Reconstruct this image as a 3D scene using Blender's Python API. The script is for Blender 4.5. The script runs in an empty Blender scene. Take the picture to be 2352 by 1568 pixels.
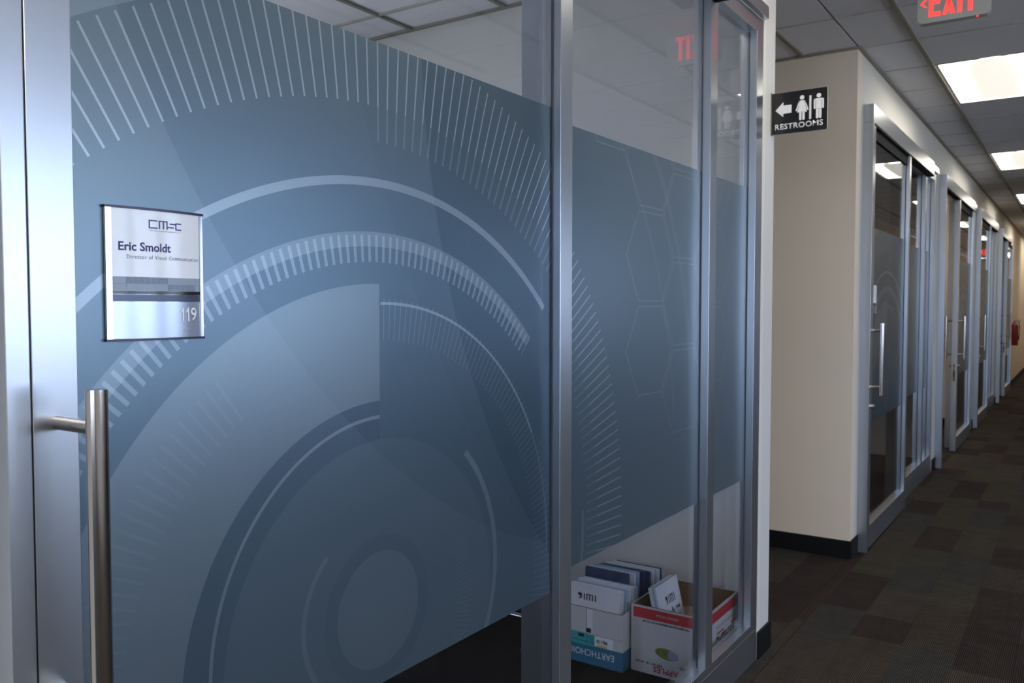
import bpy, bmesh, math, random
from mathutils import Vector, Matrix
random.seed(7)
SC = bpy.context.scene
COL = SC.collection
PI = math.pi

# ------------------------------------------------------------------ camera
cam_d = bpy.data.cameras.new('camera'); cam = bpy.data.objects.new('camera', cam_d); COL.objects.link(cam)
cam.location = (0, 0, 1.49)
cam.rotation_euler = (math.radians(90 - 2.36), 0, math.radians(34.186))
cam_d.sensor_width = 36.0
cam_d.lens = 1933.5 / 2352 * 36.0
cam_d.clip_start = 0.05
cam_d.dof.use_dof = True
cam_d.dof.focus_distance = 1.55
cam_d.dof.aperture_fstop = 9.0
SC.camera = cam
# ------------------------------------------------------------------ world, exposure
w = bpy.data.worlds.new('sky'); SC.world = w; w.use_nodes = True
bg = w.node_tree.nodes['Background']
bg.inputs['Color'].default_value = (0.62, 0.76, 1.0, 1)
bg.inputs['Strength'].default_value = 8.0
SC.view_settings.view_transform = 'Standard'
SC.view_settings.look = 'None'
SC.view_settings.gamma = 1.0
SC.view_settings.use_curve_mapping = False
SC.view_settings.exposure = 0.16
SC.cycles.max_bounces = 8
SC.cycles.diffuse_bounces = 4
SC.cycles.glossy_bounces = 4
SC.cycles.transparent_max_bounces = 16
SC.cycles.caustics_reflective = False
SC.cycles.caustics_refractive = False
SC.cycles.sample_clamp_indirect = 4.0
TROFFER = 14.0
sun_d = bpy.data.lights.new('bounce_sun', 'SUN'); sun_d.energy = 60.0; sun_d.angle = 0.01; sun_d.color = (1.0, .95, .86)
bounce_sun = bpy.data.objects.new('bounce_sun', sun_d); COL.objects.link(bounce_sun); bounce_sun.rotation_euler = (math.radians(8), math.radians(-28), 0); bounce_sun.location = (0, 0, 12)  # unseen sun, added so the paving outside bounces light to the ceiling
LOBBY_TROFFER = 16.0

# ------------------------------------------------------------------ node helpers
class E:
    """tiny expression wrapper over shader math nodes"""
    def __init__(s, nt, o): s.nt = nt; s.o = o
    def _m(s, op, b=None, c=None, clamp=False):
        n = s.nt.nodes.new('ShaderNodeMath'); n.operation = op; n.use_clamp = clamp
        for i, v in enumerate((s, b, c)):
            if v is None: continue
            if isinstance(v, E): s.nt.links.new(v.o, n.inputs[i])
            else: n.inputs[i].default_value = v
        return E(s.nt, n.outputs[0])
    def __add__(s, b): return s._m('ADD', b)
    __radd__ = __add__
    def __sub__(s, b): return s._m('SUBTRACT', b)
    def __mul__(s, b): return s._m('MULTIPLY', b)
    __rmul__ = __mul__
    def gt(s, b): return s._m('GREATER_THAN', b)
    def lt(s, b): return s._m('LESS_THAN', b)
    def abs(s): return s._m('ABSOLUTE')
    def mod(s, b): return s._m('FLOORED_MODULO', b)
    def mx(s, b): return s._m('MAXIMUM', b)
    def mn(s, b): return s._m('MINIMUM', b)
    def sqrt(s): return s._m('SQRT')
    def band(s, lo, hi): return s.gt(lo) * s.lt(hi)

def newmat(name):
    m = bpy.data.materials.new(name); m.use_nodes = True
    nt = m.node_tree
    return m, nt, nt.nodes['Principled BSDF'], nt.nodes['Material Output']

def setp(p, **k):
    for a, b in k.items():
        p.inputs[a.replace('_', ' ')].default_value = b

def coords(nt, kind='Object', scale=None):
    tc = nt.nodes.new('ShaderNodeTexCoord'); o = tc.outputs[kind]
    if scale:
        mp = nt.nodes.new('ShaderNodeMapping'); mp.inputs['Scale'].default_value = scale
        nt.links.new(o, mp.inputs['Vector']); o = mp.outputs[0]
    return o

def noise_bump(nt, p, scale, strength, dist=0.001, vec=None):
    n = nt.nodes.new('ShaderNodeTexNoise'); n.inputs['Scale'].default_value = scale; n.inputs['Detail'].default_value = 3
    nt.links.new(vec or coords(nt), n.inputs['Vector'])
    b = nt.nodes.new('ShaderNodeBump'); b.inputs['Strength'].default_value = strength; b.inputs['Distance'].default_value = dist
    nt.links.new(n.outputs[0], b.inputs['Height']); nt.links.new(b.outputs[0], p.inputs['Normal'])
    return n

def simple(name, col, rough=0.5, metal=0.0, spec=0.5, nscale=60, nstr=0.03, var=0.06, **k):
    m, nt, p, out = newmat(name)
    setp(p, Roughness=rough, Metallic=metal)
    p.inputs['Specular IOR Level'].default_value = spec
    n = noise_bump(nt, p, nscale, nstr)
    r = nt.nodes.new('ShaderNodeMixRGB'); r.blend_type = 'MIX'
    r.inputs[1].default_value = (*[c * (1 - var) for c in col], 1); r.inputs[2].default_value = (*[min(1, c * (1 + var)) for c in col], 1)
    nt.links.new(n.outputs[0], r.inputs[0]); nt.links.new(r.outputs[0], p.inputs['Base Color'])
    return m

def brushed(name, col, rough, vertical=True):
    m, nt, p, out = newmat(name)
    setp(p, Base_Color=(*col, 1), Roughness=rough, Metallic=1.0)
    v = coords(nt, 'Object', (900, 900, 6) if vertical else (6, 6, 900))
    n = nt.nodes.new('ShaderNodeTexNoise'); n.inputs['Scale'].default_value = 1.0; nt.links.new(v, n.inputs['Vector'])
    b = nt.nodes.new('ShaderNodeBump'); b.inputs['Strength'].default_value = 0.06; b.inputs['Distance'].default_value = 0.0004
    nt.links.new(n.outputs[0], b.inputs['Height']); nt.links.new(b.outputs[0], p.inputs['Normal'])
    return m

def emis(name, col, s):
    m, nt, p, out = newmat(name)
    setp(p, Base_Color=(*col, 1), Roughness=0.5)
    p.inputs['Emission Color'].default_value = (*col, 1); p.inputs['Emission Strength'].default_value = s
    return m

def glass_mat(name, tint=(0.93, 0.935, 0.95), rough=0.0):
    m, nt, p, out = newmat(name); nt.nodes.remove(p)
    tr = nt.nodes.new('ShaderNodeBsdfTransparent'); tr.inputs[0].default_value = (*tint, 1)
    gl = nt.nodes.new('ShaderNodeBsdfGlossy'); gl.inputs['Roughness'].default_value = rough
    g = nt.nodes.new('ShaderNodeNewGeometry')
    d = nt.nodes.new('ShaderNodeVectorMath'); d.operation = 'DOT_PRODUCT'
    nt.links.new(g.outputs['Incoming'], d.inputs[0]); nt.links.new(g.outputs['Normal'], d.inputs[1])
    c = E(nt, d.outputs['Value']).abs()
    k = (c * -1.0) + 1.0
    F = (k * k * k * k * k) * 0.95 + 0.045
    mx = nt.nodes.new('ShaderNodeMixShader')
    nt.links.new(F.o, mx.inputs[0]); nt.links.new(tr.outputs[0], mx.inputs[1]); nt.links.new(gl.outputs[0], mx.inputs[2])
    nt.links.new(mx.outputs[0], out.inputs[0])
    return m

# ------------------------------------------------------------------ materials
def film_material():
    m, nt, p, out = newmat('printed_film')
    tc = coords(nt)
    sp = nt.nodes.new('ShaderNodeSeparateXYZ'); nt.links.new(tc, sp.inputs[0])
    Y = E(nt, sp.outputs['Y']); Z = E(nt, sp.outputs['Z'])        # origin = centre of the rings
    C0 = (1.158, 0.889)
    def polar(cy, cz):
        u = Y - (cy - C0[0]); v = Z - (cz - C0[1])
        r = (u * u + v * v).sqrt()
        a = v._m('ARCTAN2', u) * (180 / PI)
        return r, a
    r, a = polar(*C0)
    aw = a.mod(360.0)
    def ticks(rr, aa, w, off=0.0, step=1.5):
        t = ((aa - off) * (1 / step)).mod(1.0)
        d = t.mn((t * -1.0) + 1.0) * (step * PI / 180)
        return (d * rr).lt(w / 2)
    light = []   # (mask, opacity)
    dark = []
    light.append((r.band(1.127, 1.165) * a.gt(95), .22))
    light.append((r.band(.9685, 1.1205) * ticks(r, a, .0038), .55))
    light.append((r.band(.9054, .9685) * ticks(r, a, .0055) * a.lt(91), .16))
    light.append((r.band(.8218, .837) * a.gt(46.1), .33))
    light.append((r.band(.712, .7388) * a.gt(45.6), .18))
    light.append((r.band(.6835, .733) * ticks(r, a, .0068, .5) * a.gt(45.6), .26))
    light.append((r.band(.4257, .6436) * aw.band(90, 300), .20))
    light.append((r.lt(.353) * 1.0, .05))
    dark.append((r.band(.353, .4257) * aw.band(90, 300), .16))
    r2, a2 = polar(1.158, .909)
    light.append((r2.band(.3725, .379) * a2.mod(360.0).band(90, 250), .3))
    r3, a3 = polar(1.172, .920)
    light.append((r3.band(.5735, .579) * a3.band(28, 91), .36)); light.append((r3.band(.5745, .578) * a3.band(-3, 28), .20))
    light.append((r.band(.5366, .617) * ticks(r, a, .0028, .3) * a.band(-28, 89.5), .13))
    light.append((r.band(.525, .605) * ticks(r, a, .005, .3, 2.0) * aw.band(126, 200), .06))
    r4, a4 = polar(1.188, .929)
    light.append((r4.band(.335, .3491) * a4.band(-60, 47.2), .22))
    light.append((r.band(.235, .285) * ticks(r, a, .0022, 0, 2.2) * a.band(-60, 25), .08))
    r5, a5 = polar(1.125, .930)
    light.append((r5.band(.153, .163) * a5.mod(360.0).band(130, 230), .14))
    r6, a6 = polar(1.155, .921)
    dark.append((r6.band(.1098, .140), .20))
    light.append((r6.lt(.1098), .08))
    light.append((r.band(.877, .893) * a.band(-30, 2.1), .18))
    for cy, cz, R, op in ((3.008, 2.078, 1.729, .40), (3.394, 2.636, 2.408, .09), (2.207, 2.527, 1.679, .24)):
        rr, _ = polar(cy, cz); dark.append((rr.lt(R) * Y.lt(.66), op))
    # broad faint strokes on the side light film
    rr, _ = polar(1.30, .99); light.append((rr.band(1.372, 1.381) * a.band(8, 60), .10))
    rr, _ = polar(1.56, 1.14); light.append((rr.band(1.245, 1.27) * a.band(8, 60), .09))
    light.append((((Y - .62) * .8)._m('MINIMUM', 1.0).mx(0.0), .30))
    # honeycomb outlines
    hexes = [(2.206, 2.096)] + [(2.478, 1.648 + .297 * j) for j in (1, 0, -1)] + [(2.750, 1.797 + .297 * j) for j in (1, 0, -1, -2)] + [(3.022, 1.648 + .297 * j) for j in (1, 0, -1)]
    hx = None
    for (cy, cz) in hexes:
        u = (Y - (cy - C0[0])).abs(); v = (Z - (cz - C0[1])).abs()
        e = v.mx(u * .806 + v * .494)                      # 0.1415 half height, 0.1765 half width
        mk = e.band(.1375, .1415)
        hx = mk if hx is None else hx.mx(mk)
    light.append((hx, .24))
    tot_l = None
    cur = nt.nodes.new('ShaderNodeRGB'); cur.outputs[0].default_value = (*FILM, 1); col = cur.outputs[0]
    def mix(col, fac, c):
        n = nt.nodes.new('ShaderNodeMixRGB'); nt.links.new(fac.o, n.inputs[0]); nt.links.new(col, n.inputs[1]); n.inputs[2].default_value = (*c, 1)
        return n.outputs[0]
    edge = ((r - .70) * 2.6).mx(0.0).mn(1.0) * Y.lt(.66) * .7  # light painted in: outer and upper film greyer, against the blue sky light
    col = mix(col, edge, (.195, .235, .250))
    for mk, op in dark: col = mix(col, mk * op, FILM_D)
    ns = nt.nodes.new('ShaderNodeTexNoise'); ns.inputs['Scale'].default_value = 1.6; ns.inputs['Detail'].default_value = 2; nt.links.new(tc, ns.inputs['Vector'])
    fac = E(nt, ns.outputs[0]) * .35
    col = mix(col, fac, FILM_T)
    for mk, op in light: col = mix(col, mk * op, FILM_L)
    nt.links.new(col, p.inputs['Base Color'])
    setp(p, Roughness=0.33, Metallic=0.82)
    p.inputs['Specular IOR Level'].default_value = 0.55
    tl = nt.nodes.new('ShaderNodeBsdfTranslucent'); ms = nt.nodes.new('ShaderNodeMixShader'); ms.inputs[0].default_value = .10
    gm = nt.nodes.new('ShaderNodeGamma'); gm.inputs[1].default_value = .8; nt.links.new(col, gm.inputs[0]); nt.links.new(gm.outputs[0], tl.inputs[0])
    nt.links.new(p.outputs[0], ms.inputs[1]); nt.links.new(tl.outputs[0], ms.inputs[2]); nt.links.new(ms.outputs[0], out.inputs[0])
    b = nt.nodes.new('ShaderNodeTexNoise'); b.inputs['Scale'].default_value = 900; nt.links.new(tc, b.inputs['Vector'])
    bp = nt.nodes.new('ShaderNodeBump'); bp.inputs['Strength'].default_value = .04; bp.inputs['Distance'].default_value = .0003
    nt.links.new(b.outputs[0], bp.inputs['Height']); nt.links.new(bp.outputs[0], p.inputs['Normal'])
    return m
FILM = (0.112, 0.165, 0.222)
FILM_D = (0.022, 0.060, 0.105)
FILM_L = (0.50, 0.57, 0.62)
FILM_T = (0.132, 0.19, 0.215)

def carpet_material(name, patches):
    m, nt, p, out = newmat(name)
    if patches:
        tc = coords(nt, 'Object', (1 / .2133, 1 / .45, 1))
        vo = nt.nodes.new('ShaderNodeTexWhiteNoise'); vo.noise_dimensions = '2D'
        fl = nt.nodes.new('ShaderNodeVectorMath'); fl.operation = 'FLOOR'
        nt.links.new(tc, fl.inputs[0]); nt.links.new(fl.outputs[0], vo.inputs['Vector']); rnd = vo.outputs['Value']
    else:
        oi = nt.nodes.new('ShaderNodeObjectInfo'); rnd = oi.outputs['Random']
    cr = nt.nodes.new('ShaderNodeValToRGB'); e = cr.color_ramp; e.interpolation = 'CONSTANT'
    cols = [(.054, .042, .033), (.040, .028, .025), (.054, .047, .034), (.046, .042, .038), (.036, .026, .023), (.049, .039, .030), (.055, .044, .036)]
    while len(e.elements) < len(cols): e.elements.new(.5)
    for i, c in enumerate(cols): e.elements[i].position = i / len(cols); e.elements[i].color = (*c, 1)
    nt.links.new(rnd, cr.inputs[0])
    g = nt.nodes.new('ShaderNodeNewGeometry'); sp = nt.nodes.new('ShaderNodeSeparateXYZ'); nt.links.new(g.outputs['Position'], sp.inputs[0])
    X = E(nt, sp.outputs['X']); Y = E(nt, sp.outputs['Y'])
    rib = (X * (2 * PI / .0075))._m('SINE'); wv = (Y * (2 * PI / .011))._m('SINE')
    h = rib * .65 + wv * .35
    mx = nt.nodes.new('ShaderNodeMixRGB'); mx.blend_type = 'MULTIPLY'; mx.inputs[0].default_value = 1
    k = h * .85 + .95
    cb = nt.nodes.new('ShaderNodeCombineXYZ')
    for i in range(3): nt.links.new(k.o, cb.inputs[i])
    nz = nt.nodes.new('ShaderNodeTexNoise'); nz.inputs['Scale'].default_value = 9; nz.inputs['Detail'].default_value = 4; nt.links.new(g.outputs['Position'], nz.inputs['Vector'])
    m2 = nt.nodes.new('ShaderNodeMixRGB'); m2.blend_type = 'OVERLAY'; m2.inputs[0].default_value = .35
    nt.links.new(cr.outputs[0], mx.inputs[1]); nt.links.new(cb.outputs[0], mx.inputs[2])
    nt.links.new(mx.outputs[0], m2.inputs[1]); nt.links.new(nz.outputs[0], m2.inputs[2])
    nt.links.new(m2.outputs[0], p.inputs['Base Color'])
    b = nt.nodes.new('ShaderNodeBump'); b.inputs['Strength'].default_value = .7; b.inputs['Distance'].default_value = .002
    nt.links.new(h.o, b.inputs['Height']); nt.links.new(b.outputs[0], p.inputs['Normal'])
    setp(p, Roughness=1.0); p.inputs['Specular IOR Level'].default_value = .1
    return m

M = {}
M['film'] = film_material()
M['glass'] = glass_mat('clear_glass')
M['alu'] = simple('satin_aluminium', (.465, .495, .54), .30, .92, .5, 300, .0, .01)
M['bead'] = simple('glazing_gasket', (.03, .035, .05), .5)
M['black'] = simple('black_rubber', (.012, .012, .014), .45)
M['track_shade'] = simple('black_track_and_shade', (.008, .009, .012), .85, 0, .1)  # black roller track; also paints shade onto the leaf top rails
M['steel'] = brushed('brushed_steel', (.50, .46, .43), .16)
M['beige'] = simple('beige_wall_paint', (.80, .685, .55), .75, 0, .3, 250, .08, .02)
M['white'] = simple('pale_wall_paint', (.66, .64, .60), .7, 0, .3, 250, .08, .02)
M['office'] = simple('office_wall_paint', (.60, .59, .57), .75, 0, .3, 250, .08, .02)
M['tile'] = simple('ceiling_tile_fibre', (.80, .80, .83), .9, 0, .2, 420, .35, .05)
M['grid'] = simple('ceiling_grid_paint', (.21, .195, .16), .6)
M['crossgrid'] = simple('cross_tee_paint', (.42, .41, .38), .6)
M['base'] = simple('black_baseboard', (.004, .004, .005), .6, 0, .25)
M['carpet'] = carpet_material('carpet_tile_mix', False)
M['carpet_far'] = carpet_material('carpet_tile_far', True)
M['subfloor'] = simple('dark_carpet_backing', (.022, .02, .018), 1.0)
M['officecarpet'] = simple('black_office_carpet', (.007, .007, .008), 1.0, 0, .1)
M['dimwall'] = simple('slate_wall_paint', (.15, .165, .19), .8, 0, .3, 250, .08, .02)
M['troffer'] = emis('troffer_diffuser', (1.0, .93, .80), TROFFER)
M['basket'] = emis('troffer_basket', (1.0, .96, .86), 0.80)
M['troffer2'] = emis('lobby_diffuser', (1.0, .95, .86), LOBBY_TROFFER)
M['enamel'] = simple('white_enamel', (.75, .75, .73), .35)
M['signblack'] = simple('black_acrylic', (.008, .008, .009), .18, 0, .5, 20, .0)
M['signwhite'] = simple('white_vinyl', (.72, .72, .74), .5)
M['exitbody'] = simple('exit_housing_grey', (.36, .37, .35), .45)
M['red'] = emis('exit_letter_glow', (1.0, .045, .04), 1.15)
M['led'] = emis('red_indicator', (1.0, .03, .06), 3.0)
M['numwhite'] = simple('number_white', (.92, .93, .96), .5)
M['navy'] = simple('navy_end_cap', (.012, .008, .05), .35)
M['plaque'] = simple('plaque_insert_white', (.84, .88, .96), .13, .0, .42, 40, .0)
M['silver'] = simple('plaque_satin_silver', (.33, .37, .45), .22, .72, .5, 40, .0, .02)
M['rail'] = simple('plaque_side_rail', (.80, .82, .88), .14, .9, .5, 40, .0, .02)
M['slate'] = simple('plaque_slate_band', (.05, .065, .10), .3, .5)
M['ink'] = simple('indigo_ink', (.055, .05, .20), .5)
M['ink2'] = simple('pale_ink', (.16, .16, .27), .5)
M['pattern'] = simple('plaque_grey_tint', (.30, .36, .46), .3, 0, .2)
M['patternline'] = simple('plaque_line_tint', (.12, .14, .22), .4, 0, .2)
M['carton'] = simple('white_carton', (.52, .52, .54), .7, 0, .3, 80, .1, .05)
M['kraft'] = simple('brown_cardboard', (.20, .125, .065), .9, 0, .2, 120, .15, .12)
M['bluebox'] = simple('carton_blue_print', (.02, .13, .24), .6)
M['teal'] = simple('carton_teal_print', (.03, .33, .36), .6)
M['yellow'] = simple('carton_yellow_print', (.50, .48, .14), .6)
M['redprint'] = simple('carton_red_print', (.42, .02, .03), .6)
M['green'] = simple('dark_green_print', (.012, .05, .035), .6)
M['olive'] = simple('olive_fruit_print', (.16, .19, .03), .6, 0, .3, 60, .0, .5)
M['lilac'] = simple('lilac_print', (.28, .29, .45), .6)
M['inkblack'] = simple('black_print', (.015, .015, .018), .6)
M['paper'] = simple('white_paper', (.66, .68, .74), .7, 0, .3, 90, .02, .03)
M['paperblue'] = simple('pale_blue_paper', (.34, .46, .60), .6)
M['papernavy'] = simple('navy_cover_paper', (.035, .06, .13), .4, 0, .5, 14, .0, .9)
M['wood'] = simple('brown_veneer', (.16, .09, .05), .5)
M['packing'] = simple('tan_packing_paper', (.34, .26, .15), .9)
M['deskgrey'] = simple('desk_laminate', (.15, .18, .14), .5)
M['chair'] = simple('dark_chair_fabric', (.03, .03, .035), .9)
M['winframe'] = simple('dark_window_frame', (.20, .20, .21), .4)
M['ground'] = simple('pale_paving', (.5, .5, .49), .9)
M['extred'] = simple('extinguisher_red', (.16, .006, .006), .45)
M['brass'] = simple('valve_grey', (.35, .33, .28), .4, .8)

# ------------------------------------------------------------------ mesh helpers
class MB:
    def __init__(s): s.b = bmesh.new()
    def box(s, x0, x1, y0, y1, z0, z1, bev=0):
        r = bmesh.ops.create_cube(s.b, size=1.0, matrix=Matrix.Translation(((x0 + x1) / 2, (y0 + y1) / 2, (z0 + z1) / 2)) @ Matrix.Diagonal((x1 - x0, y1 - y0, z1 - z0, 1)))
        if bev:
            es = {e for v in r['verts'] for e in v.link_edges}
            bmesh.ops.bevel(s.b, geom=list(es), offset=bev, segments=2, affect='EDGES', profile=.6)
        return s
    def rod(s, p0, p1, r, seg=24, cap=0):
        p0 = Vector(p0); p1 = Vector(p1); d = p1 - p0; L = d.length
        q = d.to_track_quat('Z', 'Y').to_matrix().to_4x4()
        rr = bmesh.ops.create_cone(s.b, cap_ends=True, segments=seg, radius1=r, radius2=r, depth=L, matrix=Matrix.Translation((p0 + p1) / 2) @ q)
        if cap:
            es = {e for v in rr['verts'] for e in v.link_edges if len([f for f in e.link_faces if len(f.verts) > 4]) == 1}
            bmesh.ops.bevel(s.b, geom=list(es), offset=cap, segments=2, affect='EDGES')
        return s
    def tube(s, pts, r, seg=16):
        pts = [Vector(p) for p in pts]; rings = []
        for i, p in enumerate(pts):
            t = (pts[min(i + 1, len(pts) - 1)] - pts[max(i - 1, 0)]).normalized()
            n = t.cross(Vector((0, 0, 1)));
            if n.length < .01: n = t.cross(Vector((0, 1, 0)))
            n.normalize(); bb = t.cross(n)
            rings.append([s.b.verts.new(p + n * math.cos(k * 2 * PI / seg) * r + bb * math.sin(k * 2 * PI / seg) * r) for k in range(seg)])
        for A, B in zip(rings, rings[1:]):
            for k in range(seg): s.b.faces.new((A[k], A[(k + 1) % seg], B[(k + 1) % seg], B[k]))
        s.b.faces.new(rings[0][::-1]); s.b.faces.new(rings[-1])
        return s
    def prism(s, poly, f0, f1):
        """poly: list of 2d pts; f0/f1 map (u,v) to 3d for back and front"""
        a = [s.b.verts.new(f0(*p)) for p in poly]; b = [s.b.verts.new(f1(*p)) for p in poly]
        s.b.faces.new(a[::-1]); s.b.faces.new(b)
        n = len(poly)
        for i in range(n): s.b.faces.new((a[i], a[(i + 1) % n], b[(i + 1) % n], b[i]))
        return s
    def build(s, name, mat, parent=None, smooth=False, loc=None):
        bmesh.ops.recalc_face_normals(s.b, faces=s.b.faces[:])
        me = bpy.data.meshes.new(name); s.b.to_mesh(me); s.b.free()
        o = bpy.data.objects.new(name, me); COL.objects.link(o)
        me.materials.append(mat)
        if smooth:
            for f in me.polygons: f.use_smooth = True
            try: me.set_sharp_from_angle(angle=math.radians(40))
            except Exception: pass
        base = world_loc(parent) if parent else Vector((0, 0, 0))
        off = Vector(loc) if loc else base
        me.transform(Matrix.Translation(-off))
        o.location = off - base
        if parent: o.parent = parent
        return o

def world_loc(o):
    l = Vector((0, 0, 0))
    while o: l = l + o.location; o = o.parent
    return l

def tag(o, label=None, cat=None, group=None, kind=None):
    if label: o['label'] = label
    if cat: o['category'] = cat
    if group: o['group'] = group
    if kind: o['kind'] = kind
    return o
def empty(name, loc):
    o = bpy.data.objects.new(name, None); COL.objects.link(o); o.location = loc; o.empty_display_size = .1
    return o
def box(name, mat, x0, x1, y0, y1, z0, z1, parent=None, bev=0):
    return MB().box(x0, x1, y0, y1, z0, z1, bev).build(name, mat, parent)
def kids(o): return [c for c in bpy.data.objects if c.parent == o]
def copy_tree(o, parent=None):
    c = o.copy(); COL.objects.link(c); c.parent = parent
    for ch in kids(o): copy_tree(ch, c)
    return c

def text(name, body, size, fmap, mat, parent, align='LEFT', bold=0.0, width=None, height=None, thick=.0004, spacing=1.0):
    """flat lettering as a mesh; fmap(u, v, w) -> 3d point"""
    cu = bpy.data.curves.new('t', 'FONT'); cu.body = body; cu.size = size; cu.offset = bold * size; cu.space_character = spacing
    cu.resolution_u = 3
    o = bpy.data.objects.new('t', cu); COL.objects.link(o)
    bpy.context.view_layer.update()
    me = bpy.data.meshes.new_from_object(o.evaluated_get(bpy.context.evaluated_depsgraph_get()))
    bpy.data.objects.remove(o); bpy.data.curves.remove(cu)
    xs = [v.co.x for v in me.vertices]; ys = [v.co.y for v in me.vertices]
    w_, h_ = max(xs) - min(xs), max(ys) - min(ys)
    sx = width / w_ if width else 1; sy = height / h_ if height else (sx if width else 1)
    x0 = min(xs); y0 = min(ys) if height else 0
    b = bmesh.new(); b.from_mesh(me); bpy.data.meshes.remove(me)
    bmesh.ops.triangulate(b, faces=b.faces[:])
    r = bmesh.ops.extrude_face_region(b, geom=b.faces[:])
    top = {v for v in r['geom'] if isinstance(v, bmesh.types.BMVert)}
    W = w_ * sx
    du = {'LEFT': 0, 'CENTER': -W / 2, 'RIGHT': -W}[align]
    for v in b.verts:
        u = (v.co.x - x0) * sx + du; vv = (v.co.y - y0) * sy
        v.co = fmap(u, vv, thick if v in top else 0)
    m = MB(); m.b.free(); m.b = b
    return m.build(name, mat, parent)

# ------------------------------------------------------------------ dimensions
WX = -1.115          # corridor face of the glazed wall
CE = 2.99            # ceiling
UNITS = [0.487, 5.375, 8.60, 11.74, 14.98]
SHIFT = [0.0, 0.0, 1.00, 0.0, 1.05]
WALLT = .12

# ------------------------------------------------------------------ floor
floor = MB().box(-5.2, 5.2, -5.2, 31, -.10, -.008).build('floor', M['subfloor']); tag(floor, 'dark patchwork carpet tile floor of the corridor', kind='structure')
far = MB().box(-1.10, .78, 12.2, 30, -.008, 0).build('carpet_run', M['carpet_far'], floor); far['kind'] = 'stuff'
MB().box(-4.3, -1.12, -2, 3.5, -.008, -.001).build('office_carpet', M['officecarpet'], floor)
side = MB().box(.861, 4.5, -4.5, 12, -.008, 0).build('lobby_carpet', M['carpet_far'], floor); side['kind'] = 'stuff'
lens = {}
def carpet_piece(x0, x1, y0, y1):
    key = (round(x1 - x0, 3), round(y1 - y0, 3))
    if key not in lens:
        g = .0006
        g = .0003; b = MB().box(g, key[0] - g, g, key[1] - g, 0, .008).b
        me = bpy.data.meshes.new('carpet_tile'); b.to_mesh(me); b.free(); me.materials.append(M['carpet']); lens[key] = me
    o = bpy.data.objects.new('carpet_tile', lens[key]); COL.objects.link(o); o.parent = floor; o.location = (x0, y0, -.008)
PW = .2133
for i in range(9):                                     # corridor rows run lengthwise
    x0 = -1.06 + PW * i; y = 1.7 - random.choice((0, .12, .3))
    while y < 12.2:
        L = random.choice((.46, .46, .61, .305, .61)); L = min(L, 12.2 - y)
        if L > .05: carpet_piece(x0, x0 + PW, y, y + L)
        y += L
box('carpet_edge', M['carpet_far'], WX, -1.0605, -4.5, 12.2, -.008, -.0005, floor)['kind'] = 'stuff'
for i in range(4):
    x1 = -1.116 - PW * i; y = 3.66 + (.1 if i % 2 else 0)
    carpet_piece(x1 - PW, x1, 3.65, y)if y > 3.7 else None
    while y < 5.19:
        L = min(random.choice((.46, .61, .305)), 5.19 - y)
        if L > .04: carpet_piece(x1 - PW, x1, y, y + L)
        y += L

# ------------------------------------------------------------------ ceiling
ceil = MB().box(-5.2, 5.2, -5.2, 31, CE + .03, CE + .12).build('ceiling', M['tile']); tag(ceil, 'suspended grid ceiling of pale acoustic tiles', kind='structure')
tmesh = {}
def ceiling_tile(x0, x1, y0, y1):
    key = (round(x1 - x0, 3), round(y1 - y0, 3))
    if key not in tmesh:
        m = MB(); g = .006
        m.box(g, key[0] - g, g, key[1] - g, 0, .018)
        me = bpy.data.meshes.new('ceiling_tile'); m.b.to_mesh(me); m.b.free(); me.materials.append(M['tile']); tmesh[key] = me
    o = bpy.data.objects.new('ceiling_tile', tmesh[key]); COL.objects.link(o); o.parent = ceil; o.location = (x0, y0, CE - (CE + .0))
    o.location = (x0, y0, CE)
T = .61
YL = [5.84 + 3.66 * k for k in range(-1, 7)]            # corridor troffers
XG = -.815
def is_light(x, y):
    return abs(x - XG) < .01 and any(yl - .01 <= y < yl + 1.21 for yl in YL)
ys = [5.84 + T * k for k in range(-6, 34)]
xs_corr = [(WX, XG), (XG, XG + T), (XG + T, XG + 2 * T), (XG + 2 * T, .80)]
LOB = [(1.625, .35), (1.625, -2.09), (3.455, -2.09)]              # lobby troffers (x, y)
for y in ys:
    for (a, b) in xs_corr:
        if y > 18 and a > 0: continue
        if is_light(a, y): continue
        ceiling_tile(a, b, y, y + T)
ntile = 0
for i in range(1, 4):                                   # side passage and the office beyond
    for j, y in enumerate((4.01 - .37, 4.01, 4.62)):
        ceiling_tile(XG - T * (i + 1), XG - T * i, y, y + (.37 if j == 0 else T if j == 1 else .58))
ceiling_tile(XG - T, WX, 4.01, 4.62); ceiling_tile(XG - T, WX, 4.62, 5.2); ceiling_tile(XG - T, WX, 3.65, 4.01)
for xi in range(5):
    for yi in range(4):
        x0 = -4.255 + T * xi; y1 = 3.245 - T * yi
        ceiling_tile(x0, x0 + T if x0 + T < -1.25 else -1.24, y1 - T, y1)
    ceiling_tile(-4.255 + T * xi, -4.255 + T * (xi + 1) if xi < 4 else -1.24, 3.245, 3.515)
for xi in range(6):
    for yi in range(9):
        x0 = .80 + T * xi + .005 * 0; y0 = -2.09 + T * (yi - 1)
        if any(abs(x0 + .22 - lx) < .31 and ly - .01 <= y0 < ly + 1.2 for lx, ly in LOB): pass
LX0 = XG + 3 * T
for xi in range(5):
    for yi in range(11):
        x0 = LX0 + T * xi; y0 = 2.18 - T * (yi - 3)
        if y0 + T > 4.45 or x0 + T > 4.1: continue
        if any(abs(x0 - lx0) < .02 and -.01 <= y0 - ly0 < 1.2 for lx0, ly0 in ((LX0 + T, -.26), (LX0 + 3 * T, -.26), (LX0 + T, -2.70))): continue
        ceiling_tile(x0, x0 + T, y0, y0 + T)
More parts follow.
